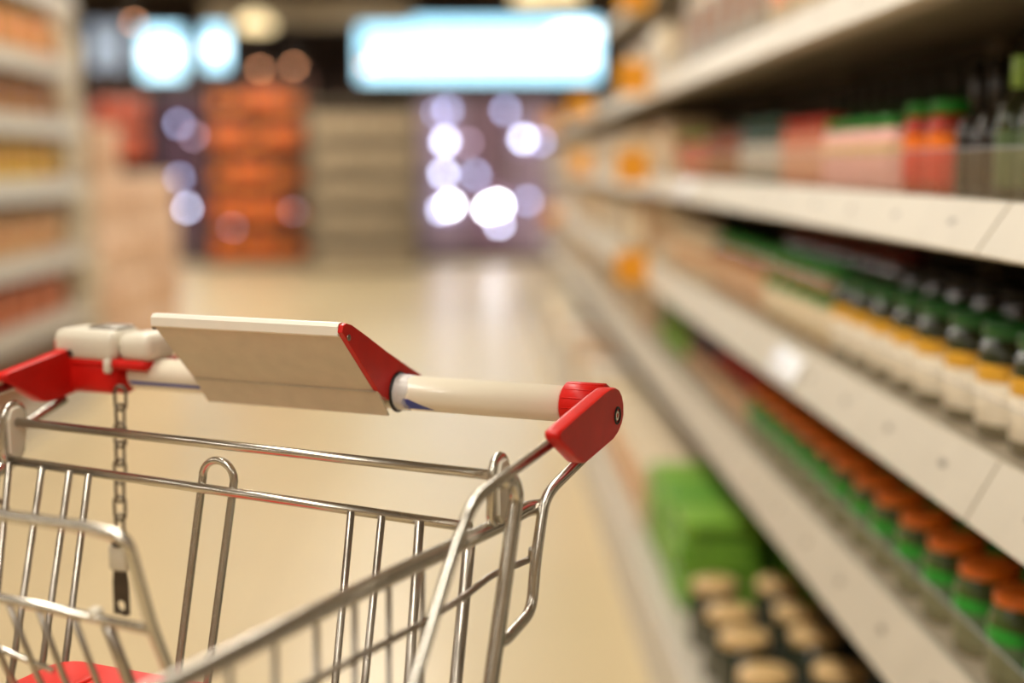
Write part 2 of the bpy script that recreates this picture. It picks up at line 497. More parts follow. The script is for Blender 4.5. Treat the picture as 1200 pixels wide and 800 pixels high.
# front wires and bottom grid
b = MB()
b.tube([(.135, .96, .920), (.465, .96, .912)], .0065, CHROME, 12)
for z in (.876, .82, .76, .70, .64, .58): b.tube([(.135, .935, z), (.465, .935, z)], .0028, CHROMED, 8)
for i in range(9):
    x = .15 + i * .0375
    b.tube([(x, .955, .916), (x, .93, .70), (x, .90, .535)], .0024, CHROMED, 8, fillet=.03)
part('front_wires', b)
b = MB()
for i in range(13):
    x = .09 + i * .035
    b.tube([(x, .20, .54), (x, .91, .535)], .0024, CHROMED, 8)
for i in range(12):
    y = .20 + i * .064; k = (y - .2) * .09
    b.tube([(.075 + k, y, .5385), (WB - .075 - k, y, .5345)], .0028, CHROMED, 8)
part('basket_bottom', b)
# hinge rod and loops
b = MB(); b.tube([(.045, .125, .9645), (.548, .112, .9685)], .0043, CHROME, 14); part('hinge_rod', b)
for (u, y, z, mir) in ((.040, .128, .962, False), (.547, .112, .966, True)):
    b = MB()
    pts = []
    for i in range(28):
        a = 2 * PI * i / 28
        lz = math.sin(a) * .0125 + (.014 if math.sin(a) >= 0 else -.014) - .008
        ly = math.cos(a) * .0125
        pts.append((u, y + ly - lz * .10, z + lz))
    b.tube(pts, .0037, CHROME, 12, True)
    part('hinge_loop', b)
    b = MB()
    b.prism([(-.010, .012), (-.004, .017), (.006, .016), (.011, .006), (.010, -.026), (.003, -.034), (-.006, -.030), (-.011, -.012)],
            u - .006, u + .001, LOCKP, 'x', .0015, Matrix.Translation((0, y, z)))
    tag(part('hinge_bush', b), 'beige plastic bush inside the hinge loop')
# rear gate
b = MB()
gt = lambda u0, z0, u1, z1: None
b.tube([(.068, .120, .919), (.560, .118, .933)], .0044, CHROME, 14)
b.tube([(.072, .262, .45), (.548, .262, .45)], .0040, CHROME, 12)
def zr(u): return .919 + (u - .068) * .0285
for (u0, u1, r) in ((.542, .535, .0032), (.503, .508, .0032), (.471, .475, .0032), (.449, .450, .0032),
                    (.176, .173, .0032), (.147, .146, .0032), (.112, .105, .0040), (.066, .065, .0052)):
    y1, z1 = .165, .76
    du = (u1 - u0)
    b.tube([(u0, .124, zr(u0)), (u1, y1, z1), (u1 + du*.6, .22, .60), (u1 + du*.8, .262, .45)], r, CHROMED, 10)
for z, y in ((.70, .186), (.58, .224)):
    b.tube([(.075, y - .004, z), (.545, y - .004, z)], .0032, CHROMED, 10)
gate = part('rear_gate', b); tag(gate, 'swinging rear wire panel of the basket')
b = MB()
hook = [(.328, .22, .60), (.333, .158, .760)]
for i in range(13):
    a = PI * i / 12
    hook.append((.3165 + .0165 * math.cos(a), .112, .9345 + .0165 * math.sin(a)))
hook += [(.302, .158, .760), (.300, .22, .60)]
b.tube(hook, .0036, CHROME, 12)
part('leg_divider', b)
# child seat: red plate, wire backrest
b = MB()
poly = []
for (cx, cy, a0, r) in ((.412, .205, 270, .022), (.412, .335, 0, .022), (.205, .335, 90, .022), (.205, .205, 180, .022)):
    for k in range(7):
        a = math.radians(a0 + 15 * k)
        poly.append((cx + r * math.cos(a), cy + r * math.sin(a)))
b.prism(poly, .768, .779, REDS, 'z', .004, Matrix.Identity(4), smooth=True)
seat = part('child_seat', b); tag(seat, 'red plastic child seat plate')
b = MB()
for q in range(5):
    b.box(.23 + q*.036, .238 + q*.036, .215, .325, .778, .7815, REDS, .0015)
part('seat_rib', b, seat)
b = MB()
uL, uR = .425, .197
b.tube([(uL + .01, .31, .775), (uL, .345, .86), (uL - .012, .384, .967), (.231, .384, .965), (.197, .384, .961), (.196, .362, .893), (.195, .345, .854), (.190, .31, .775)], .0042, CHROME, 14, fillet=.010)
b.tube([(uL - .002, .3625, .9), (.331, .3625, .897), (.196, .3625, .891)], .0036, CHROME, 12)
b.tube([(.40, .346, .861), (.346, .347, .851), (.298, .347, .842)], .0022, CHROME, 12)
for (u0, u1) in ((.385, .375), (.353, .343), (.323, .314), (.296, .288), (.265, .257)):
    b.tube([(u0, .362, .894), (u1, .345, .832), (u1 - .006, .31, .775)], .0024, CHROMED, 10, fillet=.01)
b.tube([(.235, .361, .889), (.231, .345, .842), (.225, .31, .775)], .0044, CHROMED, 10, fillet=.01)
b.lathe([(.0015, -.005), (.0055, -.003), (.0055, .003), (.0015, .005)], LOCKP, 14, Matrix.Translation((.245, .361, .896)))
tag(part('seat_backrest', b), 'folding wire backrest of the child seat')
# chassis and castors
b = MB()
for x in (.05, WB - .05):
    xx = .15 if x < .3 else WB - .15
    b.tube([(x, .28, .31), (x, .16, .20), (x, .10, .155)], .009, CHROMED, 12, fillet=.04)
    b.tube([(x, .42, .33), (x, .30, .22), (xx, .86, .155)], .009, CHROMED, 12, fillet=.05)
    b.tube([(x, .40, .33), (x + (.03 if x < .3 else -.03), .42, .54)], .006, CHROMED, 12)
    b.tube([(x, .10, .155), (xx, .86, .155)], .009, CHROMED, 12)
b.tube([(.05, .16, .20), (WB - .05, .16, .20)], .009, CHROMED, 12)
b.tube([(.15, .86, .155), (WB - .15, .86, .155)], .009, CHROMED, 12)
part('chassis', b)
for (x, y) in ((.05, .10), (WB - .05, .10), (.15, .86), (WB - .15, .86)):
    b = MB()
    b.prism([(-.02, .155), (.02, .155), (.014, .06), (-.014, .06)], x - .019, x - .016, CHROMED, 'x', 0, Matrix.Translation((0, y, 0)))
    b.prism([(-.02, .155), (.02, .155), (.014, .06), (-.014, .06)], x + .016, x + .019, CHROMED, 'x', 0, Matrix.Translation((0, y, 0)))
    b.box(x - .019, x + .019, y - .02, y + .02, .148, .158, CHROMED, 0)
    c = part('castor', b)
    b = MB()
    b.lathe([(.02, -.012), (.058, -.013), (.062, -.009), (.0625, 0), (.062, .009), (.058, .013), (.02, .012)], BLACK, 28, Matrix.Translation((x, y, .0625)) @ MX)
    part('wheel', b, c)

# ------------------------------------------------------------------ shelving
LV = [(.57, .49), (.865, .793), (1.165, 1.105), (1.49, 1.42), (1.84, 1.77)]      # rail top, rail bottom
SN = ['lowest', 'second', 'third', 'fourth', 'fifth']
BAY = 1.25
bay_names = ['nearest', 'second', 'third', 'fourth', 'fifth', 'sixth', 'seventh', 'eighth', 'ninth', 'furthest']
def make_bay(short=False):
    top = 1.5 if short else 2.15
    t = empty('shelving_bay')
    y0, y1 = .003, BAY - .003
    b = MB(); b.box(1.06, 1.09, y0, y1, .1, top, BACKP); b.build('back_panel', t)
    b = MB(); b.prism([(.40, .0), (.435, .1), (.45, .108), (1.09, .108), (1.09, 0)], y0, y1, RAIL, 'y'); b.build('base_plinth', t)
    for y in (y0, y1 - .02):
        b = MB(); b.box(1.03, 1.06, y, y + .02, .1, top, SHELFM, 0); b.build('upright', t)
    for i, (zt, zb) in enumerate(LV[:4] if short else LV):
        b = MB(); b.box(.612, 1.06, y0, y1, zt - .035, zt - .006, SHELFM)
        b.box(.612, .64, y0, y1, zb + .004, zt - .03, SHELFM)
        s = b.build('shelf', t)
        b = MB(); b.prism([(.606, zt), (.612, zt), (.612, zb), (.572, zb - .003), (.567, zb + .001)], y0, y1, RAIL, 'y')
        b.build('price_rail', s)
        if i < (3 if short else 4):
            b = MB(); b.box(.618, .6205, y0, y1, zt - .006, zt + .062, FENCE)
            b.tube([(.619, y0, zt + .062), (.619, y1, zt + .062)], .0012, FILM, 6)
            tag(b.build('clear_divider', s), 'hazy clear acrylic lip along the shelf front, floor reflection put into its tint')
        # small printed marks on the rail
        p = lambda k: (.606 + (.567 - .606) * k - .0006, zt + (zb - zt) * k)
        a, c = p(.40), p(.52)
        b = MB()
        for w, off in ((.014, 0), (.007, .0145), (.004, .022)):
            b.add([(a[0], off, a[1]), (a[0], off + w, a[1]), (c[0], off + w, c[1]), (c[0], off, c[1])], [(0, 1, 2, 3)], plain(S(120, 110, 98), .5))
        pm = b.build('price_print', s, (0, y0 + .13, 0))
        for q in range(1, 5):
            o = pm.copy(); COL.objects.link(o); o.location = (0, y0 + .13 + q * .24, 0)
    return t
bay0 = make_bay()
for i in range(10):
    if i == 5: bayS = make_bay(True)
    t = bay0 if i == 0 else (copy_tree(bay0) if i < 5 else (bayS if i == 5 else copy_tree(bayS)))
    t.location = (0, .36 + i * BAY, 0)
    tag(t, 'cream metal shelving bay on the right of the aisle, %s bay from the near end' % bay_names[i] if i not in (0, 9) else
        'cream metal shelving bay on the right, at the %s end of the run' % ('near' if i == 0 else 'far'), 'shelving', 'right shelving bays')

# ------------------------------------------------------------------ goods
def jar(kind, body, lid, label, h, r, band=None, tall=False):
    t = empty(kind)
    b = MB()
    b.lathe([(r*.85, 0), (r*.98, .004), (r, .012), (r, h*.72), (r*.93, h*.80), (r*.78, h*.86), (r*.78, h*.9)], body, 22)
    b.build('body', t)
    b = MB(); b.lathe([(r*1.012, h*.14), (r*1.02, h*.15), (r*1.02, h*.60), (r*1.012, h*.61)], label, 22, cap=False)
    if band: b.lathe([(r*1.025, h*.50), (r*1.03, h*.51), (r*1.03, h*.64), (r*1.025, h*.65)], band, 22, cap=False)
    b.build('paper_label', t)
    b = MB(); b.lathe([(r*.84, h*.86), (r*.88, h*.865), (r*.88, h*.98), (r*.83, h), (r*.1, h*.997)], lid, 22)
    b.build('lid', t)
    return t
def bottle(kind, body, cap, label, h, r):
    t = empty(kind)
    b = MB()
    b.lathe([(r*.9, 0), (r, .006), (r, h*.55), (r*.8, h*.66), (r*.42, h*.76), (r*.36, h*.93)], body, 20)
    b.build('body', t)
    b = MB(); b.lathe([(r*1.015, h*.1), (r*1.02, h*.11), (r*1.02, h*.48), (r*1.015, h*.49)], label, 20, cap=False)
    b.build('paper_label', t)
    b = MB(); b.lathe([(r*.44, h*.78), (r*.48, h*.79), (r*.46, h*.985), (r*.4, h)], cap, 20)
    b.build('cap', t)
    return t
def box_mesh(w, d, h, m1, m2, m3=None):
    b = MB()
    b.box(-w/2, w/2, -d/2, d/2, 0, h, m1, .004)
    # printed panel on the aisle face and the near face, standing a hair proud
    z0, z1 = h*.28, h*.74
    for (x0, x1, y0, y1) in ((-w/2 - .0006, -w/2 + .002, -d*.38, d*.38), (w/2 - .002, w/2 + .0006, -d*.38, d*.38), (-w*.38, w*.38, -d/2 - .0006, -d/2 + .002)):
        b.box(x0, x1, y0, y1, z0, z1, m2)
    if m3: b.box(-w/2 - .0008, w/2 + .0008, -d/2 - .0008, d/2 + .0008, h*.82, h*.92, m3)
    return b
def pack_obj(kind, mb): 
    return mb.build(kind)

HOME = []    # prototypes are moved to their first place, never left over
class Proto:
    def __init__(s, o): s.o = o; s.used = False
    def place(s, x, y, z, rz, label, cat, group):
        t = s.o if not s.used else copy_tree(s.o)
        s.used = True
        t.location = (x, y, z + .001); t.rotation_euler = (0, 0, rz)
        for k in ('label', 'category', 'group'):
            if k in t: del t[k]
        return tag(t, label, cat, group)

def glossy(c, r=.18): return plain(c, r, coat=.3)
G_DK = glossy(S(38, 46, 20)); G_OL = glossy(S(66, 84, 40)); BR_DK = glossy(S(52, 30, 18)); GREY_DK = glossy(S(56, 60, 52))
GREEN = plain(S(30, 150, 40), .35); GREEN2 = plain(S(20, 105, 40), .35); LGREEN = plain(S(120, 175, 40), .5); SAGED = plain(S(84, 104, 70), .4)
ORANGE = plain(S(242, 122, 26), .4); GOLD = plain(S(215, 160, 50), .35); TAN = plain(S(214, 178, 122), .35)
WHITE = plain(S(238, 228, 208), .5); PINK = plain(S(225, 170, 160), .5); REDL = plain(S(205, 50, 35), .4); DRED = plain(S(120, 25, 20), .4)
TEAL = plain(S(40, 95, 80), .4); PURP = plain(S(105, 70, 85), .5); SAGE = plain(S(130, 145, 110), .5); BRN = plain(S(140, 90, 55), .5)
CRM = plain(S(226, 208, 174), .6); KRAFT = plain(S(200, 158, 118), .7); GREYL = plain(S(180, 172, 158), .6); BLK = plain(S(22, 18, 16), .35)

cnt = {}
def run(proto, y0, n, dy, x, z, desc, cat, group, where, rows=1, dx=.085, jit=.006, far_first=False):
    """n facings from y0 away from the camera; every further row behind the front one"""
    rown = ['front row', 'second row', 'third row', 'fourth row', 'back row']
    for r in range(rows):
        for i in range(n):
            yy = y0 + i * dy + random.uniform(-jit, jit)
            lab = '%s, %s%s %s' % (desc, ordn[i] + ' from near end', (', ' + rown[r]) if rows > 1 else '', where)
            proto.place(x + r * dx, yy, z, random.uniform(-.3, .3) if cat != 'box' else random.uniform(-.03, .03), lab, cat, group)

# ---- shelf 1 (lowest): orange lidded vegetable jars
z = LV[0][0] - .006
p = Proto(jar('vegetable_jar', G_OL, ORANGE, SAGED, .122, .045, GREEN))
run(p, 1.42, 15, .132, .675, z, 'orange-lidded green jar', 'jar', 'orange-lidded jars', 'on lowest shelf', 2, .125)
p = Proto(jar('vegetable_jar', glossy(S(90, 70, 50)), REDL, KRAFT, .12, .040, None))
run(p, 3.40, 5, .11, .685, z, 'red-lidded tan-labelled jar', 'jar', 'red-lidded jars', 'on lowest shelf', 1)
p = Proto(jar('vegetable_jar', glossy(S(70, 44, 52)), PURP, KRAFT, .12, .042))
run(p, 3.97, 5, .11, .70, z, 'purple-lidded jar', 'jar', 'purple-lidded jars', 'on lowest shelf', 1)
p = Proto(jar('vegetable_jar', G_OL, GREEN, LGREEN, .17, .048))
run(p, 4.55, 5, .12, .70, z, 'bright green jar', 'jar', 'bright green jars', 'on lowest shelf', 1)
# ---- shelf 2: green lidded jars with white labels
z = LV[1][0] - .006
p = Proto(jar('pickle_jar', G_DK, GREEN2, WHITE, .150, .043, GOLD))
run(p, 1.53, 9, .125, .68, z, 'green-lidded jar with white label', 'jar', 'green-lidded white-labelled jars', 'on second shelf', 1)
p = Proto(jar('pickle_jar', BR_DK, BLK, PURP, .165, .041))
run(p, 1.55, 9, .122, .80, z, 'tall dark jar with mauve label', 'jar', 'dark mauve-labelled jars', 'behind green-lidded jars', 1)
p = Proto(jar('pickle_jar', glossy(S(150, 120, 80)), GREEN, CRM, .160, .043, GREEN2))
run(p, 2.66, 5, .120, .68, z, 'cream-labelled jar with leafy green top', 'jar', 'cream-labelled green-topped jars', 'on second shelf', 1)
p = Proto(jar('pickle_jar', BR_DK, DRED, G_DK, .185, .042))
run(p, 2.66, 9, .110, .81, z, 'dark jar with maroon lid', 'jar', 'maroon-lidded jars', 'in back row of second shelf', 1)
p = Proto(jar('pickle_jar', glossy(S(170, 110, 60)), GREEN, KRAFT, .150, .042))
run(p, 3.30, 7, .11, .70, z, 'tan-labelled jar with bright green lid', 'jar', 'tan-labelled green-lidded jars', 'on second shelf', 1)
p = Proto(jar('pickle_jar', CRM, WHITE, KRAFT, .150, .045))
run(p, 4.12, 7, .115, .70, z, 'pale jar with cream lid', 'jar', 'pale cream-lidded jars', 'on second shelf', 1)
# ---- shelf 3: bottles and jars at eye level
z = LV[2][0] - .006
p = Proto(bottle('sauce_bottle', G_DK, plain(S(150, 190, 90), .4), plain(S(74, 92, 56), .4), .185, .032))
run(p, 1.66, 3, .085, .70, z, 'dark bottle with pale green cap', 'bottle', 'pale green capped bottles', 'on eye-level shelf', 1)
p = Proto(bottle('sauce_bottle', glossy(S(24, 18, 14)), BLK, BLK, .165, .034))
run(p, 1.93, 2, .085, .71, z, 'black sauce bottle', 'bottle', 'black bottles', 'on eye-level shelf', 1)
p = Proto(jar('sauce_jar', glossy(S(170, 50, 22)), GREEN, REDL, .140, .035, ORANGE))
run(p, 2.11, 2, .115, .70, z, 'red jar with green lid', 'jar', 'red green-lidded jars', 'on eye-level shelf', 1)
p = Proto(jar('sauce_jar', PINK, GREEN, PINK, .125, .052, TAN))
run(p, 2.35, 4, .12, .71, z, 'pink tub with green lid', 'tub', 'pink green-lidded tubs', 'on eye-level shelf', 1)
p = Proto(jar('sauce_jar', glossy(S(190, 110, 80)), REDL, plain(S(205, 150, 120), .5), .140, .038))
run(p, 2.82, 4, .095, .70, z, 'rose-labelled jar with red lid', 'jar', 'rose-labelled red-lidded jars', 'on eye-level shelf', 1)
p = Proto(jar('sauce_jar', glossy(S(40, 60, 50)), TEAL, GREYL, .150, .040))
run(p, 3.20, 5, .10, .70, z, 'grey-labelled jar with teal lid', 'jar', 'grey-labelled teal-lidded jars', 'on eye-level shelf', 1)
p = Proto(jar('sauce_jar', glossy(S(120, 60, 40)), BRN, BRN, .135, .040))
run(p, 3.72, 5, .105, .70, z, 'brown jar with brown lid', 'jar', 'brown jars', 'on eye-level shelf', 1)
p = Proto(jar('sauce_jar', glossy(S(150, 60, 40)), LGREEN, plain(S(190, 110, 80), .5), .135, .040))
run(p, 4.26, 5, .11, .70, z, 'russet jar with lime lid', 'jar', 'russet lime-lidded jars', 'on eye-level shelf', 1)
p = Proto(bottle('oil_bottle', glossy(S(40, 60, 34)), BLK, plain(S(60, 84, 54), .4), .215, .036))
run(p, 1.75, 16, .1, .82, z, 'dark green oil bottle', 'bottle', 'dark green oil bottles', 'in back row of eye-level shelf', 1)
# ---- shelf 4
z = LV[3][0] - .006
p = Proto(box_mesh(.14, .2, .2, CRM, ORANGE, WHITE).build('snack_box'))
run(p, 2.35, 4, .24, .71, z, 'cream box with orange panel', 'box', 'cream boxes with orange panels', 'on fourth shelf', 1)
p = Proto(box_mesh(.14, .2, .23, GREYL, BRN, WHITE).build('snack_box'))
run(p, 3.36, 5, .25, .71, z, 'grey box with brown panel', 'box', 'grey boxes with brown panels', 'on fourth shelf', 1)

# ---- base deck
z = .108
p = Proto(jar('preserve_jar', glossy(S(34, 44, 30)), TAN, GREY_DK, .150, .058))
run(p, 2.22, 6, .185, .54, z, 'tan-lidded dark jar', 'jar', 'tan-lidded jars on base deck', 'of base deck', 4, .145, .02)
gp = [Proto(box_mesh(.2, .22, .052, plain(a, .5), plain(c, .5)).build('green_pack')) for a, c in ((S(92, 150, 34), S(130, 178, 56)), (S(116, 164, 44), S(84, 130, 30)))]
for c in range(3):
    for r in range(2):
        for k in range(4):
            gp[(k + c) % 2].place(.60 + r * .24 + random.uniform(-.008, .008), 3.50 + c * .25, z + k * .0565, random.uniform(-.04, .04),
                    'flat bright green pack, %s layer up, %s stack back, %s row of base deck' % (ordn[k], ordn[c], ('front', 'rear')[r]), 'pack', 'bright green packs')
p = Proto(box_mesh(.2, .24, .20, plain(S(214, 196, 166), .5), plain(S(214, 150, 96), .5)).build('grocery_pack'))
run(p, 4.28, 5, .26, .59, z, 'cream box with tan panel', 'box', 'cream boxes with tan panels', 'on base deck past green packs', 1)

# ---- far part of the right shelving: pale packs
pal = [CRM, WHITE, KRAFT, GREYL, plain(S(214, 196, 160), .6), plain(S(196, 176, 150), .6)]
far_p = []
for k in range(6):
    far_p.append(Proto(box_mesh(.17, .21, .19 + .008 * (k % 3), pal[k], pal[(k + 2) % 6]).build('grocery_pack')))
lvn = ['base deck', 'lowest shelf', 'second shelf', 'eye-level shelf', 'fourth shelf', 'top shelf']
for li in range(6):
    z = .108 if li == 0 else LV[li-1][0] - .006
    st = {0: 5.75, 1: 5.30, 2: 5.05, 3: 4.95, 4: 4.70, 5: 1.4}[li]
    x = .57 if li == 0 else .738
    y = st
    while y < (6.4 if li >= 4 else 12.6):
        k = random.randrange(6)
        far_p[k].place(x + random.uniform(-.015, .02), y, z, random.uniform(-.05, .05),
                       'pale grocery pack on the %s %s of the right shelving' % (lvn[li], 'in the far half' if li < 5 else 'above all others'), 'pack', 'pale packs, %s' % lvn[li])
        y += .245

# ---- orange flag tags and white tags on the rails
OT = mat('orange_flag_card', S(250, 176, 34), .5, 0, .02); OT2 = plain(S(242, 140, 20), .5)
def flag():
    t = empty('price_flag')
    b = MB(); b.box(-.055, .055, -.001, .001, -.055, .055, OT, 0); b.build('card', t)
    b = MB(); b.lathe([(.026, -.0018), (.026, .0018)], OT2, 20, Matrix.Rotation(PI/2, 4, 'X')); b.build('round_print', t)
    b = MB(); b.box(.050, .058, -.0025, .0025, -.012, .004, WHITE, 0); b.build('clip', t)
    return t
p = Proto(flag())
for (y, zz, w) in ((4.75, 1.755, 'fifth shelf rail, upper left of the near fridge-side goods'), (4.75, 1.485, 'a'), (4.75, 1.195, 'a'), (4.75, .86, 'a'),
                   (7.2, 1.485, 'b'), (7.2, 1.20, 'b'), (10.0, .84, 'c'), (10.0, 1.485, 'c')):
    lv = {1.755: 'fifth', 1.485: 'fourth', 1.195: 'third', 1.20: 'third', .86: 'second', .84: 'second'}[zz]
    nr = {4.75: 'nearest column of flags', 7.2: 'middle column of flags', 10.0: 'farthest column of flags'}[y]
    p.place(.515, y, zz, 0, 'orange price flag sticking out at the %s shelf, %s' % (lv, nr), 'price flag', 'orange price flags')
b = MB(); b.box(0, .003, -.11, .11, -.028, .028, plain(S(240, 242, 250), .25), .0012)
p = Proto(b.build('price_card'))
for (y, li, w) in ((4.05, 2, 'eye-level shelf'), (2.66, 1, 'second shelf')):
    zt, zb = LV[li]
    o = p.place(.580, y, (zt + zb) / 2, 0, 'white price card slotted in the rail of the %s' % w, 'price card', 'white price cards')
    o.rotation_euler = (0, -math.atan2(.039, zt - zb) * -1, 0)

# ------------------------------------------------------------------ left shelving
LL = [(.50, .41), (.80, .71), (1.14, 1.04), (1.42, 1.33), (1.70, 1.61)]
LRAIL = mat('grey_beige_shelf_enamel', S(168, 158, 142), .45, 0, .02, 12)
def left_bay():
    t = empty('shelving_bay')
    y0, y1 = .003, 1.397
    b = MB(); b.box(-2.58, -2.55, y0, y1, .1, 2.35, BACKP); b.build('back_panel', t)
    b = MB(); b.prism([(-1.95, 0), (-1.97, .13), (-2.55, .13), (-2.55, 0)], y0, y1, LRAIL, 'y'); b.build('base_plinth', t)
    for y in (y0, y1 - .02):
        b = MB(); b.box(-2.55, -2.5, y, y + .02, .13, 2.35, LRAIL, 0); b.build('upright', t)
    for (zt, zb) in LL + [(2.02, 1.93)]:
        b = MB(); b.box(-2.55, -2.008, y0, y1, zt - .035, zt - .006, LRAIL); s = b.build('shelf', t)
        b = MB(); b.prism([(-2.0, zt), (-2.008, zt), (-2.008, zb), (-1.975, zb)], y0, y1, LRAIL, 'y'); b.build('price_rail', s)
    return t
lb = left_bay()
for i in range(4):
    t = lb if i == 0 else copy_tree(lb)
    t.location = (0, 1.62 + i * 1.4, 0)
    tag(t, 'grey-beige metal shelving bay on the left of the aisle, %s from the near end' % ordn[i], 'shelving', 'left shelving bays')
lc = [('terracotta box', S(170, 84, 44), S(186, 112, 66)), ('terracotta box', S(176, 90, 46), S(184, 104, 58)), ('tan box', S(186, 146, 98), S(172, 118, 72)),
      ('yellow pack', S(190, 156, 44), S(192, 136, 50)), ('ochre box', S(150, 104, 36), S(134, 78, 36)), ('golden box', S(190, 136, 56), S(204, 122, 66))]
for li, zt in enumerate([.13] + [l[0] for l in LL]):
    z = zt - (.006 if li else 0)
    d, c1, c2 = lc[li]
    if li == 0: d, c1, c2 = 'brown box', S(150, 104, 66), S(120, 80, 50)
    hh = (.20, .17, .19, .18, .19, .20)[li]
    p = Proto(box_mesh(.2, .25, hh, plain(c1, .55), plain(c2, .55)).build('grocery_box'))
    p2 = Proto(box_mesh(.2, .25, hh, plain(tuple(v * .8 for v in c2), .55), plain(c1, .55)).build('grocery_box'))
    for i in range(19):
        yy = 1.80 + i * .285
        q = p2 if i % 4 == 2 else p
        q.place(-2.14, yy, z, random.uniform(-.04, .04), '%s %s, %s from the near end, %s shelf of left shelving' %
                ('darker' if i % 4 == 2 else 'plain', d, ordn[i], ('base', 'lowest', 'second', 'third', 'fourth', 'fifth')[li]), 'box', 'boxes on left shelving, level %s' % ('a', 'b', 'c', 'd', 'e', 'f')[li])
# tall stack of pale trays at the far end of the left shelving
TRAY = [plain(S(186, 172, 146), .6), plain(S(168, 152, 128), .6)]
for k in range(11):
    h = .185
    b = box_mesh(.34, .38, h - .004, TRAY[k % 2], TRAY[(k + 1) % 2])
    o = b.build('packed_tray'); o.location = (-2.18 - (.012 * k) + (.02 if k % 2 else 0), 7.50 + (.015 if k % 3 == 0 else 0), k * (h + .001) + .001)
    tag(o, 'pale packed tray at the shelving end, %s up from the floor' % ordn[k], 'tray', 'tall stack of pale trays')
# carton stack
CART = [plain(S(206, 172, 142), .7), plain(S(196, 160, 130), .7), plain(S(212, 180, 152), .7)]
tape = plain(S(190, 148, 112), .5)
for c in range(4):
    for r in range(1):
        for k in range(4 + (1 if c == 0 else 0)):
            m = CART[(c + k) % 3]
            b = MB(); b.box(-.24, .24, -.235, .235, 0, .278, m, .006)
            b.box(-.03, .03, -.2365, .2365, .002, .2795, tape, 0)
            b.box(-.2412, .2412, -.15, .15, .10, .19, tape, 0)
            o = b.build('carton'); o.location = (-2.27 + random.uniform(-.01, .01), 7.98 + c * .485, .001 + k * .283)
            tag(o, 'pinkish brown carton, %s stack back from the shelving, %s layer up' % (ordn[c], ordn[k]), 'carton', 'stacked cartons at the aisle end')

# ------------------------------------------------------------------ far end of the store
WOOD = plain(S(84, 42, 22), .5); WOOD2 = plain(S(44, 24, 18), .5)
def display(name, x0, x1, y, h, levels, cols, wood, label, n, seed):
    t = tag(empty(name, ((x0 + x1) / 2, y, 0)), label, 'display shelf')
    w = (x1 - x0) / 2
    b = MB(); b.box(-w, w, .35, .40, 0, h, wood); b.build('back_panel', t)
    for s in (-1, 1):
        b = MB(); b.box(s*w - .02, s*w + .02, -.05, .40, 0, h, wood); b.build('side_panel', t)
    rr = random.Random(seed)
    for k in range(levels + 1):
        zz = .1 + k * (h - .15) / levels
        b = MB(); b.box(-w + .02, w - .02, -.05, .35, zz - .07, zz, WOOD2); b.build('shelf', t)
        if k < levels:
            H = (h - .15) / levels
            step = (2*w - .1) / n
            for i in range(n):
                pr = cols[rr.randrange(len(cols))]
                if pr.kind == 'bottle': hh = H
                pr.place((x0 + x1)/2 - w + .05 + step * (i + .5), y + .12, zz, 0,
                         pr.lab, pr.cat, pr.lab + 's')
    return t
def mkp(name, w, d, h, m1, m2, lab, cat):
    p = Proto(box_mesh(w, d, h, m1, m2).build(name)); p.lab = lab; p.cat = cat; p.kind = name
    return p
A1 = [mkp('gift_box', .17, .2, .27, plain(S(190, 80, 34), .35), plain(S(150, 50, 24), .4), 'russet gift box on the far dark wooden shelves', 'box'),
      mkp('gift_box', .17, .2, .19, plain(S(120, 40, 28), .35), plain(S(90, 60, 70), .4), 'maroon gift box on the far dark wooden shelves', 'box')]
display('wooden_display', -4.75, -3.85, 17.0, 2.1, 5, A1, WOOD2, 'dark wooden display shelf at the far end, beside the cartons', 4, 3)
A2 = [mkp('gift_box', .19, .2, .28, plain(S(206, 112, 36), .35), plain(S(200, 80, 30), .4), 'orange gift box on the far reddish wooden shelves', 'box'),
      mkp('gift_box', .19, .2, .22, plain(S(140, 62, 26), .35), plain(S(230, 130, 40), .4), 'brick-red gift box on the far reddish wooden shelves', 'box')]
display('wooden_display', -3.12, -1.98, 16.6, 2.25, 5, A2, WOOD, 'reddish wooden display shelf at the far end, left of the grey rack', 5, 4)
# dark cabinet between, with small blue lamps
t = tag(empty('glass_cabinet', (-3.5, 17.2, 0)), 'dark glass-fronted cabinet between the two wooden display shelves', 'cabinet')
b = MB(); b.box(-.33, .33, 0, .5, 0, 2.1, plain(S(52, 40, 46), .4)); b.build('body', t)
b = MB(); b.box(-.30, .30, -.02, 0, .15, 2.0, glossy(S(74, 56, 72), .1)); d = b.build('door', t)
b = MB(); b.box(.24, .26, -.05, -.02, .8, 1.3, CHROMED); b.build('handle', d)
BL = mat('blue_white_lamp', (.62, .72, 1), .5, emit=1, emcol=(.62, .72, 1))
def lamp_mat(name, col, e): return mat(name, col, .5, emit=e, emcol=col)
LB = [lamp_mat('dim_blue_lamp', (.50, .58, .95), 8), lamp_mat('mid_blue_lamp', (.64, .70, .95), 19), lamp_mat('white_lamp', (.88, .92, 1.0), 42), lamp_mat('copper_lamp', (1, .42, .2), 9), lamp_mat('mauve_lamp', (.75, .55, .75), 4.5)]
def lens(b, x, z, y, r, m):
    b.lathe([(.001, -r), (r*.7, -r*.7), (r, 0), (r*.7, r*.7), (.001, r)], m, 12, Matrix.Translation((x, y, z)))
px = lambda u, y: (u - 560) / 1667 * y
pz = lambda v, y: 1.21 + (190 - v) / 1667 * y
for (u, v, k) in ((215, 146, 0), (214, 208, 0), (222, 243, 1), (232, 160, 4), (205, 238, 0)):
    b = MB(); lens(b, px(u, 17.15) + 3.5, pz(v, 17.15), -.045, .035, LB[k]); b.build('lamp', t)
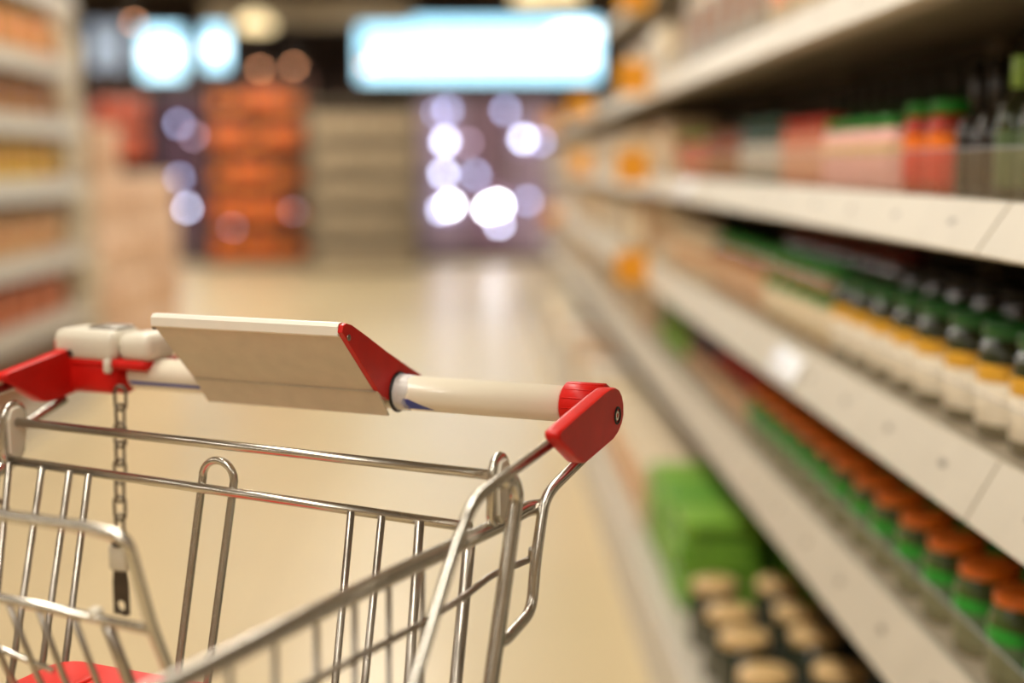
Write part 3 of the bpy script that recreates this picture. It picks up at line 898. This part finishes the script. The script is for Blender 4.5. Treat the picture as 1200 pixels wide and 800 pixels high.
# small separate lamps
def spot(u, v, y, k, lab, rod=True):
    x, zz = px(u, y), pz(v, y)
    t = tag(empty('spot_lamp', (x, y, zz)), lab, 'lamp')
    b = MB(); b.lathe([(.045, -.02), (.06, .02), (.03, .09), (.012, .10)], plain(S(50, 40, 34), .4), 16); b.build('shade', t)
    b = MB(); lens(b, 0, -.02, 0, .036, LB[k]); b.build('bulb', t)
    if rod:
        b = MB(); b.tube([(0, 0, .09), (0, 0, ZC - zz)], .006, BLACK, 8); b.build('cord', t)
    return t
spot(310, 80, 15.5, 3, 'dim copper pendant lamp below the beige bulkhead, left of its pair')
spot(349, 77, 15.5, 3, 'dim copper pendant lamp below the beige bulkhead, right of its pair')
spot(168, 28, 15.0, 3, 'copper pendant lamp above the twin lit panels')
spot(434, 76, 15.0, 3, 'copper pendant lamp in front of the long lit sign')
spot(345, 243, 16.3, 4, 'faint mauve lamp low in front of the reddish shelves')
spot(274, 262, 16.3, 4, 'faint mauve lamp low beside the reddish shelves')
# warm dome pendants
DOME = mat('warm_lit_dome', (1, .80, .48), .5, emit=1.6, emcol=(1, .80, .45))
for (u, v, y, lab) in ((306, 33, 14, 'warm glowing dome pendant over the beige bulkhead'), (622, 0, 13, 'warm glowing dome pendant above the long lit sign'), (660, -2, 14, 'second warm dome pendant above the right end of the sign')):
    x, zz = px(u, y), pz(v, y)
    t = tag(empty('dome_pendant', (x, y, zz)), lab, 'lamp')
    b = MB(); b.lathe([(.17, -.05), (.165, .0), (.12, .06), (.05, .09), (.02, .10)], DOME, 24); b.build('shade', t)
    b = MB(); b.tube([(0, 0, .095), (0, 0, max(.12, ZC - zz))], .006, BLACK, 8); b.build('cord', t)

# grey rack
t = tag(empty('metal_rack', (-1.28, 16.0, 0)), 'grey metal rack with five shelves at the far end of the aisle', 'rack')
gm = plain(S(92, 82, 68), .5)
b = MB(); b.box(-.62, .62, .38, .42, 0, 1.9, plain(S(84, 74, 62), .6)); b.build('back_panel', t)
for s in (-1, 1):
    b = MB(); b.box(s*.61 - .02, s*.61 + .02, -.05, .42, 0, 1.9, gm); b.build('side_panel', t)
rackp = Proto(box_mesh(.27, .3, .215, plain(S(168, 152, 126), .6), plain(S(150, 133, 108), .6)).build('storage_box'))
for k in range(6):
    b = MB(); b.box(-.59, .59, -.06, .38, .06 + k*.36 - .035, .06 + k*.36, gm); b.build('shelf', t)
    if k < 5:
        for i in range(4):
            rackp.place(-1.28 - .43 + i*.287, 16.0 + .12, .06 + k*.36, 0, 'greyish brown box on the %s shelf of the grey rack, %s from its left' % (('bottom', 'second', 'third', 'fourth', 'fifth')[k], ordn[i]), 'box', 'boxes on the grey rack')
# cooler with lamps
t = tag(empty('glass_door_cooler', (.13, 17.6, 0)), 'glass-fronted cooler with glowing lamps under the long lit sign', 'cooler')
b = MB(); b.box(-.85, .85, .0, .6, 0, 2.1, plain(S(70, 56, 60), .5)); b.build('body', t)
for q in range(3):
    x = -.56 + q*.56
    b = MB(); b.box(x - .26, x + .26, -.03, .0, .12, 1.98, plain(S(150, 130, 150) if q != 1 else S(118, 92, 108), .3)); d = b.build('door', t)
    b = MB(); b.box(x + .20, x + .22, -.07, -.03, .8, 1.4, CHROMED); b.build('handle', d)
for (u, v, k, r) in ((525, 130, 0, .045), (592, 130, 0, .045), (512, 133, 0, .03), (522, 166, 1, .05), (613, 163, 1, .05), (633, 166, 0, .04), (520, 203, 1, .045), (557, 205, 0, .045), (528, 240, 2, .045),
                  (583, 240, 2, .06), (572, 244, 2, .05), (548, 168, 4, .04), (618, 235, 0, .04), (517, 245, 1, .04), (585, 262, 1, .04)):
    b = MB(); lens(b, px(u, 17.5) - .13, pz(v, 17.5), -.06, r, LB[k]); b.build('lamp', t)
# lit signs
SIGN = mat('lit_sign_face', (.66, .90, 1), .5, emit=1.0, emcol=(.32, .74, 1.0), noise=.0)
SIGN.node_tree.nodes['Principled BSDF'].inputs['Emission Strength'].default_value = 2.3
TUBE = mat('lit_sign_tube', (.9, .97, 1), .5, emit=5.0, emcol=(.88, .96, 1))
def sign(x0, x1, z0, z1, y, lab, tubes):
    t = tag(empty('lit_sign', ((x0+x1)/2, y, (z0+z1)/2)), lab, 'sign')
    w, h = (x1-x0)/2, (z1-z0)/2
    b = MB(); b.box(-w-.03, w+.03, 0, .14, -h-.03, h+.03, plain(S(60, 56, 54), .5)); b.build('case', t)
    b = MB(); b.box(-w, w, -.015, 0, -h, h, SIGN); b.build('face', t)
    for (a, c, zz, r) in tubes:
        b = MB(); b.tube([(a, -.03, zz), (c, -.03, zz)], r, TUBE, 10); b.build('tube', t)
    for xx in (-w*.8, w*.8):
        b = MB(); b.tube([(xx, .07, h+.03), (xx, .07, ZC - (z0+z1)/2)], .012, BLACK, 8); b.build('hanger', t)
y = 17.2
sign(px(424, y), px(700, y), pz(96, y), pz(28, y), y, 'long glowing pale blue sign hanging at the far end', [(-1.25, 1.38, -.08, .03), (.9, 1.38, .2, .06)])
sign(px(176, y), px(222, y), pz(94, y), pz(38, y), y, 'glowing white-blue lit panel at the far left', [(-.2, .2, 0, .05)])
sign(px(247, y), px(274, y), pz(84, y), pz(36, y), y, 'smaller glowing lit panel beside the far left one', [(-.1, .1, 0, .05)])
DIMS = lamp_mat('dim_glazed_panel', (.30, .40, .55), .55)
t = tag(empty('dim_panel', (px(136, y), y, pz(58, y))), 'dim bluish glazed panel left of the twin lit panels', 'panel')
b = MB(); b.box(-.22, .22, 0, .08, -.3, .3, WOOD2); b.build('case', t)
for q in (-1, 1):
    b = MB(); b.box(q*.12 - .08, q*.12 + .08, -.01, 0, -.26, .26, DIMS); b.build('pane', t)
b = MB(); b.tube([(0, .04, .3), (0, .04, ZC - pz(58, y))], .012, BLACK, 8); b.build('hanger', t)

# ------------------------------------------------------------------ world and colour
w = bpy.data.worlds.new('world'); sc.world = w; w.use_nodes = True
w.node_tree.nodes['Background'].inputs['Color'].default_value = (.9, .85, .75, 1)
w.node_tree.nodes['Background'].inputs['Strength'].default_value = .05
vs = sc.view_settings
vs.view_transform = 'Standard'; vs.look = 'None'; vs.gamma = 1; vs.use_curve_mapping = False
vs.exposure = 0.0
sc.cycles.use_denoising = True
sc.cycles.max_bounces = 6
sc.cycles.sample_clamp_indirect = 6
sc.cycles.transparent_max_bounces = 12
